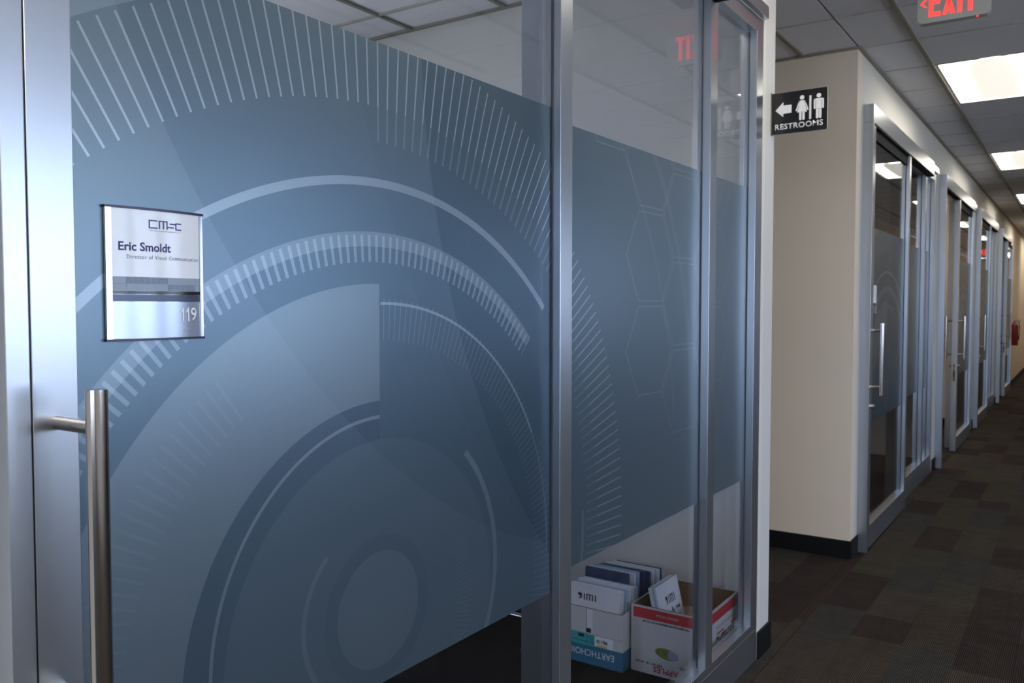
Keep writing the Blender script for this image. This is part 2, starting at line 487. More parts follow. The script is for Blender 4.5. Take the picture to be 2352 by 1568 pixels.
# grid
g = MB()
for k in range(0, 8):
    x = XG + T * k
    y1 = 30 if k < 3 else 4.4
    g.box(x - .012, x + .012, -4.4, y1, CE - .012, CE + .004)
g.box(XG - T - .012, XG - T + .012, 3.65, 5.19, CE - .012, CE + .004)
g.box(XG - 2 * T - .012, XG - 2 * T + .012, 3.65, 5.19, CE - .012, CE + .004)
for x in (-3.645, -3.035, -2.425, -1.815):
    g.box(x - .012, x + .012, -2, 3.515, CE - .010, CE + .004)
g.build('ceiling_tee', M['grid'], ceil)['kind'] = 'stuff'
g = MB()
for y in ys:
    g.box(WX + .02, .80, y - .0045, y + .0045, CE - .004, CE + .004)
for y in (4.01, 4.62): g.box(-4.2, WX, y - .0045, y + .0045, CE - .004, CE + .004)
for yi in range(6): g.box(-4.2, -1.24, 3.245 - T * yi - .012, 3.245 - T * yi + .012, CE - .009, CE + .004)
for yi in range(-6, 5): g.box(.80, 4.0, 2.18 + T * yi - .005, 2.18 + T * yi + .005, CE - .004, CE + .004)
g.build('cross_tee', M['crossgrid'], ceil)['kind'] = 'stuff'
g = MB()
g.box(WX, WX + .022, 5.2, 30, CE - .014, CE - .001)
g.box(-5, WX, 5.178, 5.2, CE - .014, CE - .001)
g.box(WX, WX + .022, -4.4, 3.64, CE - .014, CE - .001)
g.box(-4.2, -1.24, 3.50, 3.52, CE - .014, CE - .001)
g.build('wall_angle', M['grid'], ceil)

# ------------------------------------------------------------------ walls
def wall(name, mat, *b, label=None):
    o = box(name, mat, *b); tag(o, label, kind='structure'); return o
XB = WX - WALLT
wall('wall_back', M['beige'], -5.0, WX, 5.20, 5.32, 0, CE, label='beige wall facing the side passage beside the glass fronts')
wall('wall_left', M['white'], XB, WX, 5.32, UNITS[1], 0, CE)
wall('wall_left', M['office'], -4.3, WX, 3.52, 3.64, 0, CE, label='pale end wall between the front office and the side passage')
wall('wall_left', M['white'], XB - .02, WX, UNITS[0] + 2.995, 3.5199, 0, CE)
wall('wall_left', M['white'], XB, WX, -4.4, UNITS[0], 0, CE)
wall('wall_left', M['white'], XB, WX, UNITS[0], UNITS[0] + 2.995, 2.6605, CE)
for i, u in enumerate(UNITS[1:]):
    nxt = UNITS[i + 2] if i + 2 < len(UNITS) else 30
    e = u + 3.03 if i < 3 else u + 2.42
    wall('wall_left', M['white'], XB, WX, u, e, 2.6605, CE)
    wall('wall_left', M['white'] if i < 3 else M['beige'], XB, WX, e, nxt, 0, CE)
    # dividing wall between rooms behind
    wall('wall_back', M['beige'], -4.3, XB, e + .03, e + .13, 0, CE)
wall('wall_right', M['beige'], .80, .92, 11.12, 30, 0, CE, label='beige wall on the far side of the corridor')
wall('wall_back', M['beige'], -1.24, .92, 30, 30.1, 0, CE)
for q in ((-2, 22, 0, .95), (-2, 22, 2.55, CE), (-2, -.5, .95, 2.55), (2.5, 22, .95, 2.55)):
    wall('wall_left', M['office'], -4.42, -4.3, *q)
wall('wall_back', M['office'], -4.3, XB, -2.12, -2, 0, CE)
wall('wall_left', M['beige'], -5.1, -5.0, 3.64, 5.2, 0, CE)
wall('wall_right', M['dimwall'], .80, 4.1, 11.0, 11.12, 0, CE)
# lobby outer walls with window openings
WE = 4.0
EAST = [(.9, 2.3), (2.5, 3.9), (4.4, 5.8), (9.0, 10.4)]
LY1 = 11.0
wall('wall_right', M['office'], WE, WE + .15, -4.5, LY1 + .12, 0, 1.0)
wall('wall_right', M['office'], WE, WE + .15, -4.5, LY1 + .12, 2.62, CE)
prev = -4.5
for a, b in EAST + [(LY1 + .12, 99)]:
    wall('wall_right', M['office'], WE, WE + .15, prev, a, 1.0, 2.62); prev = b
SOUTH = [(-.95, .95), (1.15, 3.05)]
wall('wall_front', M['dimwall'], XB, WE, -4.55, -4.4, 0, .75)
wall('wall_front', M['dimwall'], XB, WE, -4.55, -4.4, 2.65, CE)
prev = XB
for a, b in SOUTH + [(WE, 9)]:
    wall('wall_front', M['dimwall'], prev, a, -4.55, -4.4, .75, 2.65); prev = b
    if a >= WE: break
n = 6
def outer_window(axis, a, b, p, z0, z1):
    global n
    r = empty('window_%d' % n, (p, a, z0) if axis == 'x' else (a, p, z0)); n += 1
    tag(r, 'tall daylight window in a grey frame', kind='structure')
    f = MB(); t = .05
    def bb(m, u0, u1, w0, w1, d0=-.03, d1=.03):
        if axis == 'x': m.box(p + d0, p + d1, u0, u1, w0, w1)
        else: m.box(u0, u1, p + d0, p + d1, w0, w1)
    bb(f, a, a + t, z0, z1); bb(f, b - t, b, z0, z1); bb(f, a + t, b - t, z0, z0 + t); bb(f, a + t, b - t, z1 - t, z1)
    bb(f, (a + b) / 2 - .02, (a + b) / 2 + .02, z0 + t, z1 - t)
    f.build('window_frame', M['winframe'], r)
    gm = MB(); bb(gm, a + t, (a + b) / 2 - .02, z0 + t, z1 - t, -.003, .003); gm.build('glass_pane', M['glass'], r)
    gm = MB(); bb(gm, (a + b) / 2 + .02, b - t, z0 + t, z1 - t, -.003, .003); gm.build('glass_pane', M['glass'], r)
for a, b in EAST: outer_window('x', a, b, WE + .075, 1.0, 2.62)
outer_window('x', -.5, 2.5, -4.36, .95, 2.55)
for a, b in SOUTH: outer_window('y', a, b, -4.475, .75, 2.65)
gr = MB().box(-30, 40, -40, 40, -.3, -.2).build('ground', M['ground']); tag(gr, 'pale paving outside the building', kind='structure')
def portal(loc, rot, sx, sy):
    l = bpy.data.lights.new('window_portal', 'AREA'); l.shape = 'RECTANGLE'; l.size = sx; l.size_y = sy; l.cycles.is_portal = True
    o = bpy.data.objects.new('window_portal', l); COL.objects.link(o); o.location = loc; o.rotation_euler = rot
portal((WE + .16, 5.45, 1.8), (0, PI / 2, 0), 1.7, 9.2)
portal((1.05, -4.56, 1.7), (PI / 2, 0, PI), 4.1, 1.95)
portal((-4.43, 1.0, 1.75), (0, -PI / 2, 0), 1.6, 3.1)

# baseboards
def bb(name, *b):
    o = box(name, M['base'], *b, None, .002); tag(o, None, kind='structure'); return o
bb('baseboard_back', -5.0, WX + .004, 5.190, 5.1995, 0, .105)
bb('baseboard_left', WX + .0005, WX + .010, 5.19, UNITS[1] - .001, 0, .105)
bb('baseboard_left', WX + .0005, WX + .010, UNITS[0] + 2.996, 3.65, 0, .115)
bb('baseboard_left', -4.9, WX + .010, 3.6405, 3.65, 0, .115)
for i, u in enumerate(UNITS[1:]):
    e = u + 3.03 if i < 3 else u + 2.42
    nxt = UNITS[i + 2] if i + 2 < len(UNITS) else 30
    bb('baseboard_left', WX + .0005, WX + .010, e + .001, nxt - .001, 0, .105)
    bb('baseboard_back', -4.3, XB - .001, e + .0205, e + .0298, 0, .105)
bb('baseboard_back', -4.29, XB - .03, 3.51, 3.5195, 0, .105)
bb('baseboard_right', .79, .7995, 11.12, 30, 0, .105)

# ------------------------------------------------------------------ glazed fronts
FZ0, FZ1 = .778, 1.9755
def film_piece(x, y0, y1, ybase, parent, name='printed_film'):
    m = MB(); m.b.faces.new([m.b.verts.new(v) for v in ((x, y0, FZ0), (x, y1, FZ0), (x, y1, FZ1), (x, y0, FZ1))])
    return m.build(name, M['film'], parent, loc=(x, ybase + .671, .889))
PATY = 1.158 - .487                                       # ring centre from the unit's start

def glazed_front(idx, u):
    short = idx == 4
    r = empty('window_%d' % (idx + 1), (WX, u, 0))
    tag(r, ['aluminium side light beside the nearest door, cartons behind its glass', 'aluminium side light next to the beige passage corner', 'aluminium side light beside the half open door', 'aluminium side light of the third far office', 'aluminium side light at the far end of the corridor'][idx], kind='structure')
    A = M['alu']
    MB().box(-1.205, -1.058, u, u + .0285, 0, 2.585, .0012).build('frame_post', A, r)
    w = dict(j0=1.315, j1=1.405, m0=2.413, m1=2.478, e0=2.915, e1=2.993)
    if short: w = dict(j0=1.315, j1=1.40, m0=1.9, m1=1.96, e0=2.34, e1=2.42)
    MB().box(-1.195, WX - .001, u + w['j0'], u + w['j1'], .0, 2.60, .001).build('frame_post', A, r)
    MB().box(-1.166, WX, u + w['m0'], u + w['m1'], .166, 2.60, .0012).build('mullion', A, r)
    MB().box(-1.166, WX, u + w['e0'], u + w['e1'], .134, 2.66, .0012).build('frame_post', A, r)
    MB().box(-1.166, WX + .0005, u + w['j1'], u + w['e1'], 0, .1335, .0015).build('base_rail', A, r)
    MB().box(-1.166, WX, u + w['j1'], u + w['e0'], .1345, .166, .001).build('sill_rail', A, r)
    MB().box(-1.166, WX, u + .025, u + w['e0'], 2.60, 2.66, .001).build('head_rail', A, r)
    MB().box(-1.1145, -1.093, u + min(w['m1'] - .02, 2.45) + .001, u + w['e1'], 2.664, 2.714, .001).build('head_trim', A, r)
    MB().box(-1.114, -1.0600, u + .03, u + w['m1'] - .03, 2.574, 2.5848).build('roller_track', M['track_shade'], r)
    MB().box(-1.1145, -1.058, u, u + min(w['m1'] - .02, 2.45), 2.5855, 2.694, .0015).build('track_header', A, r)
    for a, b in ((w['j1'], w['m0']), (w['m1'], w['e0'])):
        MB().box(-1.1515, -1.1482, u + a, u + b, .166, 2.60).build('glass_pane', M['glass'], r)
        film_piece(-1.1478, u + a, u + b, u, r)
        q = MB(); q.box(-1.1478, -1.1445, u + b - .004, u + b - .0002, .166, 2.60); q.box(-1.1478, -1.1445, u + a + .0002, u + a + .004, .166, 2.60)
        q.build('glazing_gasket', M['bead'], r)
    return r

def door_leaf(idx, u, shift, standoff):
    d = u + .031
    names = ['sliding glass door with long steel pull at the left of the photo', 'closed sliding glass door beside the beige corner', 'half open sliding glass door with lock plate on its edge', 'third sliding glass door down the corridor', 'farthest sliding glass door near the fire extinguisher']
    r = empty('door_%d' % (idx + 1), (-1.085, d, 0)); tag(r, names[idx], kind='structure')
    A = M['alu']; x0, x1 = -1.1125, -1.060
    MB().box(x0, x1, d, d + .057, .012, 2.572, .0012).build('stile', A, r)
    MB().box(x0, x1, d + 1.253, d + 1.310, .012, 2.572, .0012).build('stile', A, r)
    MB().box(x0, x1, d + .0575, d + 1.2525, .012, .150, .001).build('bottom_rail', A, r)
    MB().box(-1.10, -1.0765, d + .0575, d + 1.2525, 2.508, 2.572, .001).build('top_rail', M['track_shade'], r)  # rail painted black as the recess shade under the header
    MB().box(-1.0915, -1.0858, d + .0575, d + 1.2525, .150, 2.508).build('glass_pane', M['glass'], r)
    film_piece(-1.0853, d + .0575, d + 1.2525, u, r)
    q = MB(); q.box(-1.0850, -1.0820, d + 1.2485, d + 1.2523, .150, 2.508); q.box(-1.0850, -1.082, d + .0577, d + .0615, .150, 2.508)
    q.build('glazing_gasket', M['bead'], r)
    for s, nm in ((1, 'pull_handle'), (-1, 'inner_pull_handle')):
        xf = x1 if s > 0 else x0
        bx = xf + s * standoff; by = d + .031
        h = MB().rod((bx, by, .955), (bx, by, 1.3915), .0125, 40, .0008).build(nm, M['steel'], r, True)
        for z in (1.003, 1.345):
            MB().rod((xf, by, z), (bx - s * .009, by, z), .0088, 28).build('handle_bracket', M['steel'], h, True)
        MB().rod((xf, by, .885), (xf + s * .022, by, .885), .013, 24, .002).build('lock_cylinder', M['steel'], r, True)
    lp = MB().box(-1.098, -1.074, d - .0025, d - .0001, .73, .905, .0008).build('lock_plate', M['steel'], r)
    MB().box(-1.092, -1.080, d - .0040, d - .0026, .775, .825).build('latch_slot', M['black'], lp)
    MB().box(-1.093, -1.079, d - .0032, d - .0026, .845, .875).build('latch_hook', M['brass'], lp)
    for c in [c for c in bpy.data.objects if c.parent == r]: c.location.y += shift
    return r, d + shift

leafs = []
for i, u in enumerate(UNITS):
    glazed_front(i, u)
    leafs.append(door_leaf(i, u, SHIFT[i], .088 if i == 0 else .058))

# ------------------------------------------------------------------ room sign on the glass
def room_sign(d, idx):
    y0 = d + .1085; W = .149; z0, z1 = 1.4438, 1.6258
    xb = -1.0848
    r = empty('room_sign', (xb, y0, z0))
    SAG = .0075; R = (W * W / 4 + SAG * SAG) / (2 * SAG)
    def surf(y): t = y - W / 2; return xb + .0048 + (math.sqrt(R * R - t * t) - (R - SAG))
    def f(off): return lambda u, v, w=0: Vector((surf(u) + off + w, y0 + u, v))
    def slab(name, ya, yb, za, zb, mat, off, n=14, th=.0015):
        m = MB(); pts = [ya + (yb - ya) * i / n for i in range(n + 1)]
        for zz in (0,):
            F = [[m.b.verts.new((surf(u) + off, y0 + u, z)) for u in pts] for z in (za, zb)]
            Bk = [[m.b.verts.new((surf(u) + off - th, y0 + u, z)) for u in pts] for z in (za, zb)]
        for i in range(n):
            m.b.faces.new((F[0][i], F[0][i + 1], F[1][i + 1], F[1][i])); m.b.faces.new((Bk[0][i], Bk[1][i], Bk[1][i + 1], Bk[0][i + 1]))
            m.b.faces.new((F[1][i], F[1][i + 1], Bk[1][i + 1], Bk[1][i])); m.b.faces.new((F[0][i], Bk[0][i], Bk[0][i + 1], F[0][i + 1]))
        for i in (0, n): m.b.faces.new((F[0][i], F[1][i], Bk[1][i], Bk[0][i]))
        return m.build(name, mat, r, True)
    # back body and end caps
    def capbox(name, za, zb, grow):
        n = 14; pts = [-.0015 + (W + .003) * i / n for i in range(n + 1)]
        poly = [(xb + .0003, -.0015)] + [(surf(min(max(u, 0), W)) + grow, u) for u in pts] + [(xb + .0003, W + .0015)]
        m = MB(); m.prism(poly, lambda a, b: Vector((a, y0 + b, za)), lambda a, b: Vector((a, y0 + b, zb)))
        return m.build(name, M['navy'], r)
    capbox('end_cap', z1 - .0026, z1 + .0006, .0014); capbox('end_cap', z0 - .0006, z0 + .0026, .0014)
    slab('back_plate', 0, W, z0 + .0025, z1 - .0025, M['rail'], -.0025, th=.0015)
    slab('side_rail', 0, .0075, z0 + .0025, z1 - .0025, M['rail'], .0006, 4, .003)
    slab('side_rail', W - .0060, W, z0 + .0025, z1 - .0025, M['rail'], .0006, 4, .003)
    ya, yb = .0078, W - .0063
    slab('name_insert', ya, yb, 1.5120, z1 - .0025, M['plaque'], -.0002)
    slab('channel', ya, yb, 1.5072, 1.5119, M['signblack'], .0004)
    slab('slate_band', ya, yb, 1.4972, 1.5070, M['slate'], -.0004)
    slab('number_plate', ya, yb, z0 + .0025, 1.4970, M['silver'], -.0002)
    if idx: return r
    o = f(.0001)
    def at(yw, z): return lambda u, v, w: o(yw - y0 + u, z + v, w)
    nb = at(.7325, 1.4693); nm = MB(); hh = .0197
    for u0 in (.0, .0098):
        nm.prism([(u0 + a * .001, b * hh) for a, b in ((4.0, 0), (6.3, 0), (6.3, 1), (4.6, 1), (3.2, .86), (.9, .76), (.9, .64), (4.0, .74))], lambda u, v: nb(u, v, -.0002), lambda u, v: nb(u, v, .0004))
    nm.build('room_number', M['numwhite'], r)
    text('room_number', '9', .02, at(.7325 + .0190, 1.4693), M['numwhite'], r, width=.0105, height=hh, thick=.0004, bold=.01)
    text('name_lettering', 'Eric Smoldt', .012, at(.6428, 1.5663), M['ink'], r, width=.076, height=.0122, thick=.0001, bold=.02)
    text('title_lettering', 'Director of Visual Communication', .006, at(.6537, 1.5558), M['ink2'], r, width=.1125, height=.0052, thick=.0001, spacing=1.2)
    text('tagline', 'Manufacturing & Simulation Center', .002, at(.6865, 1.5947), M['ink2'], r, width=.049, height=.0016, thick=.0001)
    # logo strokes (units mm from its lower left)
    L = MB(); s = .051 / 100; LY, LZ = .6853, 1.5985; H = .0118 / 24
    def bar(u0, u1, v0, v1):
        n = 4
        a = o(LY - y0 + u0 * s, LZ + v0 * H, 0); 
        P = [(u0, v0), (u1, v0), (u1, v1), (u0, v1)]
        L.prism(P, lambda u, v: o(LY - y0 + u * s, LZ + v * H, -.0002), lambda u, v: o(LY - y0 + u * s, LZ + v * H, .0001))
    for q in ((0, 3.5, 0, 24), (3.5, 26, 20.5, 24), (3.5, 26, 0, 3.5), (30, 33.5, 0, 24), (33.5, 57, 20.5, 24), (42, 46, 0, 20.5), (53.5, 57, 0, 20.5),
              (64, 82, 15, 18.5), (57, 77, 5, 8.5), (82, 85.5, 0, 21), (85.5, 101, 17.5, 21), (85.5, 101, 0, 3.5)): bar(*q)
    L.build('logo', M['ink'], r)
    # printed panel pattern
    P1 = MB(); P2 = MB()
    def rect(m, ya, yb, za, zb, k): 
        ns_ = max(1, int((yb - ya) / .008)); us = [ya + (yb - ya) * i / ns_ for i in range(ns_ + 1)]
        m.prism([(u, za) for u in us] + [(u, zb) for u in us[::-1]], lambda u, v: o(u, v, -.0003), lambda u, v: o(u, v, k))
    rect(P1, ya, yb, 1.5122, 1.5310, .00003)
    P1.build('printed_band', M['pattern'], r)
    for zz in range(6):
        rect(P2, .026, .0865, 1.5222 + zz * .00148, 1.5222 + zz * .00148 + .0007, .00007)
        rect(P2, .0868, .133, 1.5125 + zz * .00150, 1.5125 + zz * .00150 + .0007, .00007)
    rect(P2, ya, yb, 1.5213, 1.5216, .00007)
    for yy in (.0258, .0866, .1332): rect(P2, yy, yy + .0003, 1.5122, 1.5310, .00007)
    P2.build('printed_lines', M['patternline'], r)
    B = MB()
    for (du, dv) in ((0, 0), (2.6, 0), (0, 2), (2.2, 4.6), (4.6, 4.6), (9.0, 4.4), (13.5, 2.4), (15.2, 4.6)):
        q = bmesh.ops.create_icosphere(B.b, subdivisions=1, radius=.0007, matrix=Matrix.Translation(o(.7375 - y0 + du * .001, 1.4540 + dv * .001, 0)))
    B.build('braille_dots', M['signwhite'], r)
    return r
sl = ['framed room plaque reading 119 on the nearest glass door', 'small room plaque on the closed door beside the beige corner', 'small room plaque on the half open door', 'small room plaque on the third far door']
proto = None
for i in range(4):
    d = leafs[i][1]
    s_ = room_sign(d, i)
    tag(s_, sl[i], 'sign', 'room plaques on the sliding doors')

# ------------------------------------------------------------------ restroom sign
r = empty('restroom_sign', (-1.112, 3.60, 2.216)); tag(r, 'black projecting restroom sign with white arrow and figures', 'sign')
SX0, SX1, SZ0, SZ1, SY = -1.112, -.888, 2.2165, 2.3885, 3.600
def rounded(x0, x1, z0, z1, rad, right_only=True):
    P = [(x0, z0), ]
    for cx, cz, a0 in ((x1 - rad, z0 + rad, -90), (x1 - rad, z1 - rad, 0)):
        for k in range(6): a = math.radians(a0 + 18 * k); P.append((cx + rad * math.cos(a), cz + rad * math.sin(a)))
    P.append((x0, z1)); return P
MB().prism(rounded(SX0, SX1, SZ0, SZ1, .006), lambda x, z: Vector((x, SY + .003, z)), lambda x, z: Vector((x, SY, z))).build('sign_plate', M['signblack'], r)
MB().prism(rounded(SX0, SX1 + .001, SZ0 - .001, SZ1 + .001, .007), lambda x, z: Vector((x, SY + .0045, z)), lambda x, z: Vector((x, SY + .0031, z))).build('sign_border', M['signwhite'], r)
box('mounting_flange', M['brass'], -1.1148, -1.1122, 3.585, 3.612, 2.214, 2.390, r)
kx = (SX1 - SX0) / 1410.0; kz = (SZ1 - SZ0) / 1100.0         # crop px -> metres
def sp_(u, v): return (SX0 + u * kx, SZ0 + v * kz)
def pl(name, polys):
    m = MB()
    for P in polys: m.prism([sp_(*p) for p in P], lambda x, z: Vector((x, SY + .0001, z)), lambda x, z: Vector((x, SY - .0005, z)))
    m.build(name, M['signwhite'], r)
def cap(cx, cy0, cy1, w, rt=True, rb=True, n=8):
    P = []; h = w / 2
    P += [(cx + h * math.cos(PI + PI * k / n), cy0 + h + h * math.sin(PI + PI * k / n)) for k in range(n + 1)] if rb else [(cx - h, cy0), (cx + h, cy0)]
    P += [(cx + h * math.cos(PI * k / n), cy1 - h + h * math.sin(PI * k / n)) for k in range(n + 1)] if rt else [(cx + h, cy1), (cx - h, cy1)]
    return P
def disc(cx, cy, q, n=20): return [(cx + q * math.cos(2 * PI * k / n), cy + q * math.sin(2 * PI * k / n)) for k in range(n)]
pl('arrow', [[(80, 640), (290, 450), (290, 540), (505, 540), (505, 755), (290, 755), (290, 845)]])
wc = 775
pl('woman_figure', [disc(wc, 905, 58), [(wc - 60, 830), (wc + 60, 830), (wc + 92, 800), (wc + 80, 700), (wc + 125, 520), (wc - 125, 520), (wc - 80, 700), (wc - 92, 800)],
                    cap(wc - 40, 310, 530, 62, False), cap(wc + 40, 310, 530, 62, False),
                    [(wc - 92, 800), (wc - 60, 830), (wc - 75, 740), (wc - 130, 560), (wc - 165, 570), (wc - 158, 600)], [(wc + 92, 800), (wc + 158, 600), (wc + 165, 570), (wc + 130, 560), (wc + 75, 740), (wc + 60, 830)]])
pl('divider_bar', [[(960, 315), (1012, 315), (1012, 930), (960, 930)]])
mc = 1200
pl('man_figure', [disc(mc, 905, 58), [(mc - 90, 830), (mc + 90, 830), (mc + 120, 800), (mc + 70, 790), (mc + 70, 560), (mc - 70, 560), (mc - 70, 790), (mc - 120, 800)],
                  cap(mc - 104, 560, 820, 48), cap(mc + 104, 560, 820, 48), cap(mc - 37, 305, 570, 66, False), cap(mc + 37, 305, 570, 66, False)])
text('restroom_lettering', 'RESTROOMS', .03, lambda u, v, w: Vector((SX0 + 75 * kx + u, SY - .0001 - w, SZ0 + 118 * kz + v)), M['signwhite'], r, width=1235 * kx, height=152 * kz, bold=.018, spacing=1.06, thick=.0005)

# ------------------------------------------------------------------ exit signs
def exit_sign(yc, xa, label):
    r = empty('exit_sign', (xa + .147, yc, CE)); tag(r, label, 'exit sign')
    z0, z1 = 2.797, CE - .013; xb = xa + .296; rad = .022
    P = []
    for cx, cz, a0 in ((xa + rad, z0 + rad, 180), (xb - rad, z0 + rad, 270), (xb - rad, z1 - rad, 0), (xa + rad, z1 - rad, 90)):
        for k in range(7): a = math.radians(a0 + 15 * k); P.append((cx + rad * math.cos(a), cz + rad * math.sin(a)))
    m = MB(); m.prism(P, lambda x, z: Vector((x, yc + .045, z)), lambda x, z: Vector((x, yc, z)))
    fs = [e for e in m.b.edges if all(abs(v.co.y - yc) < 1e-6 for v in e.verts)]
    bmesh.ops.bevel(m.b, geom=fs, offset=.003, segments=2, affect='EDGES')
    m.build('housing', M['exitbody'], r, True)
    box('canopy', M['exitbody'], xa + .09, xb - .09, yc + .002, yc + .043, CE - .014, CE - .0125 + .0, r)
    zb, zt = 2.8235, 2.950
    def at(x0): return lambda u, v, w: Vector((x0 + u, yc - .0001 - w, zb + v))
    def poly(name, polys):
        m = MB()
        for Q in polys: m.prism([(xa + u, v) for u, v in Q], lambda x, z: Vector((x, yc + .0001, z)), lambda x, z: Vector((x, yc - .0012, z)))
        m.build(name, M['red'], r)
    H = zt - zb
    def rc(x0, x1, a, b): return [(x0, zb + a * H), (x1, zb + a * H), (x1, zb + b * H), (x0, zb + b * H)]
    poly('letter_e', [rc(.047, .066, 0, 1), rc(.066, .097, 0, .155), rc(.066, .093, .43, .57), rc(.066, .097, .845, 1)])
    s = .019
    poly('letter_x', [[(.104, zb), (.104 + s, zb), (.156, zt), (.156 - s, zt)], [(.156 - s, zb), (.156, zb), (.104 + s, zt), (.104, zt)]])
    poly('letter_i', [rc(.164, .184, 0, 1)])
    poly('letter_t', [rc(.207, .2265, 0, .845), rc(.190, .2435, .845, 1)])
    poly('arrow_chevron', [[(.010, zb + .5 * H), (.030, zb + .36 * H), (.041, zb + .36 * H), (.023, zb + .5 * H)], [(.010, zb + .5 * H), (.023, zb + .5 * H), (.041, zb + .64 * H), (.030, zb + .64 * H)]])
    MB().rod((xa + .245, yc + .012, z0 - .004), (xa + .245, yc + .012, z0 + .001), .0035, 12).build('indicator_lamp', M['led'], r)
    return r
exit_sign(4.34, -.672, 'lit red EXIT sign hanging from the ceiling above the corridor')
exit_sign(24.7, -.10, 'small distant lit EXIT sign at the corridor end, seen only reflected in glass')

# ------------------------------------------------------------------ troffers
def troffer(x0, y0, mat, bmat):
    r = empty('ceiling_light', (x0 + T / 2, y0 + T, CE))
    f = MB(); t = .018; x1 = x0 + T - .012; x0_ = x0 + .012; y1 = y0 + 2 * T - .006; ya = y0 + .006
    f.box(x0_, x0_ + t, ya, y1, CE - .004, CE + .02); f.box(x1 - t, x1, ya, y1, CE - .004, CE + .02)
    f.box(x0_ + t, x1 - t, ya, ya + t, CE - .004, CE + .02); f.box(x0_ + t, x1 - t, y1 - t, y1, CE - .004, CE + .02)
    f.build('housing', M['enamel'], r)
    MB().box(x0_ + t, x1 - t, ya + t, y1 - t, CE + .004, CE + .008).build('diffuser', mat, r)
    m = MB(); cx = x0 + T / 2; R = .150; L0, L1 = y0 + .028, y0 + 2 * T - .07; nn = 12
    rows = []
    for i in range(13):
        yy = L0 + (L1 - L0) * i / 12
        e = min(yy - L0, L1 - yy) / R; k = math.sqrt(max(0, 1 - (1 - min(1, e + .12)) ** 2))
        rows.append([m.b.verts.new((cx + R * k * math.cos(PI * j / nn), yy, CE + .003 - .030 * k * math.sin(PI * j / nn))) for j in range(nn + 1)])
    for A, B in zip(rows, rows[1:]):
        for j in range(nn): m.b.faces.new((A[j], A[j + 1], B[j + 1], B[j]))
    m.build('lamp_basket', bmat, r, True)
    return r
ord_ = ['overhead', 'nearest visible', 'second', 'third', 'fourth', 'fifth', 'sixth', 'seventh']
first = None
for i, y in enumerate(YL):
    if first is None: o = first = troffer(XG, y, M['troffer'], M['basket'])
    else: o = copy_tree(first); o.location.y = y + T
    tag(o, '%s recessed ceiling light panel along the corridor' % ord_[i], 'ceiling light', 'recessed light panels along the corridor')
fl = None
for i, (lx, ly) in enumerate(((LX0 + T, -.26), (LX0 + 3 * T, -.26), (LX0 + T, -2.70))):
    if fl is None: o = fl = troffer(lx, ly, M['troffer2'], M['troffer2'])
    else: o = copy_tree(fl); o.location = (lx + T / 2, ly + T, CE)
    tag(o, ['lobby ceiling light panel closest to the doors', 'lobby ceiling light panel closest to the windows', 'lobby ceiling light panel farthest behind the camera'][i], 'ceiling light', 'recessed light panels in the lobby')

M['added_troffer'] = emis('added_room_glow', (1.0, .90, .70), 7.0)  # unseen panel added to brighten the room wall behind the open door
o = troffer(-2.4, 9.7, M['added_troffer'], M['added_troffer']); tag(o, 'unseen added light panel inside the room with the half open door', 'ceiling light')
# ------------------------------------------------------------------ cartons behind the side light
def open_box(r, x0, x1, y0, y1, z1, outer, t=.005):
    MB().box(x0, x1, y0, y0 + t, 0.001, z1).build('front_panel', outer, r)
    MB().box(x0, x1, y1 - t, y1, 0.001, z1).build('back_panel', outer, r)
    MB().box(x0, x0 + t, y0 + t, y1 - t, 0.001, z1).build('side_panel', outer, r)
    MB().box(x1 - t, x1, y0 + t, y1 - t, 0.001, z1).build('side_panel', outer, r)
    MB().box(x0 + t, x1 - t, y0 + t, y1 - t, 0.001, .006).build('bottom_panel', M['kraft'], r)
    q = MB(); e = .0006
    q.box(x0 + t, x1 - t, y0 + t, y0 + t + e, .006, z1 - .001); q.box(x0 + t, x1 - t, y1 - t - e, y1 - t, .006, z1 - .001)
    q.box(x0 + t, x0 + t + e, y0 + t + e, y1 - t - e, .006, z1 - .001); q.box(x1 - t - e, x1 - t, y0 + t + e, y1 - t - e, .006, z1 - .001)
    q.build('kraft_lining', M['kraft'], r)
    MB().box(x0, x1, y0, y0 + t, z1, z1 + .0004).build('cut_edge', M['kraft'], r)
# paper carton
X0, X1, Y0, Y1, H1 = -1.805, -1.521, 3.040, 3.475, .236
r = empty('paper_carton', ((X0 + X1) / 2, (Y0 + Y1) / 2, 0)); tag(r, 'white and blue paper carton full of envelopes on the office floor', 'box')
open_box(r, X0, X1, Y0, Y1, H1, M['carton'])
def front(name, mat, u0, u1, v0, v1, k=.0005, X=None): return MB().box(u0, u1, Y0 - k, Y0 - .0001, v0, v1).build(name, mat, r)
front('blue_band', M['bluebox'], X0, X1, .001, .082)
MB().box(X1 + .0001, X1 + .0005, Y0, Y1, .001, .082).build('blue_band', M['bluebox'], r)
front('teal_label', M['teal'], X0 + .006, -1.650, .0785, .127, .0009)
front('white_label', M['signwhite'], -1.6495, -1.565, .052 + .03, .1255, .0009)
front('black_stamp', M['inkblack'], -1.728, -1.700, .110, .124, .0012)
front('yellow_label', M['yellow'], -1.640, -1.592, .0825, .0915, .0012)
fx = lambda xr, z: (lambda u, v, w: Vector((xr - u, Y0 - .0007 - w, z - v)))     # upside down lettering
up = lambda xl, z, k=.0012: (lambda u, v, w: Vector((xl + u, Y0 - k - w, z + v)))
text('brand_lettering', 'EARTHCHOICE', .03, fx(-1.560, .062), M['paper'], r, width=.232, height=.0275, thick=.0003)
text('number_lettering', '81196', .02, up(-1.640, .0975), M['inkblack'], r, width=.050, height=.0165, bold=.02)
text('label_lettering', 'Multipurpose', .01, up(-1.760, .0900), M['green'], r, width=.075, height=.0085)
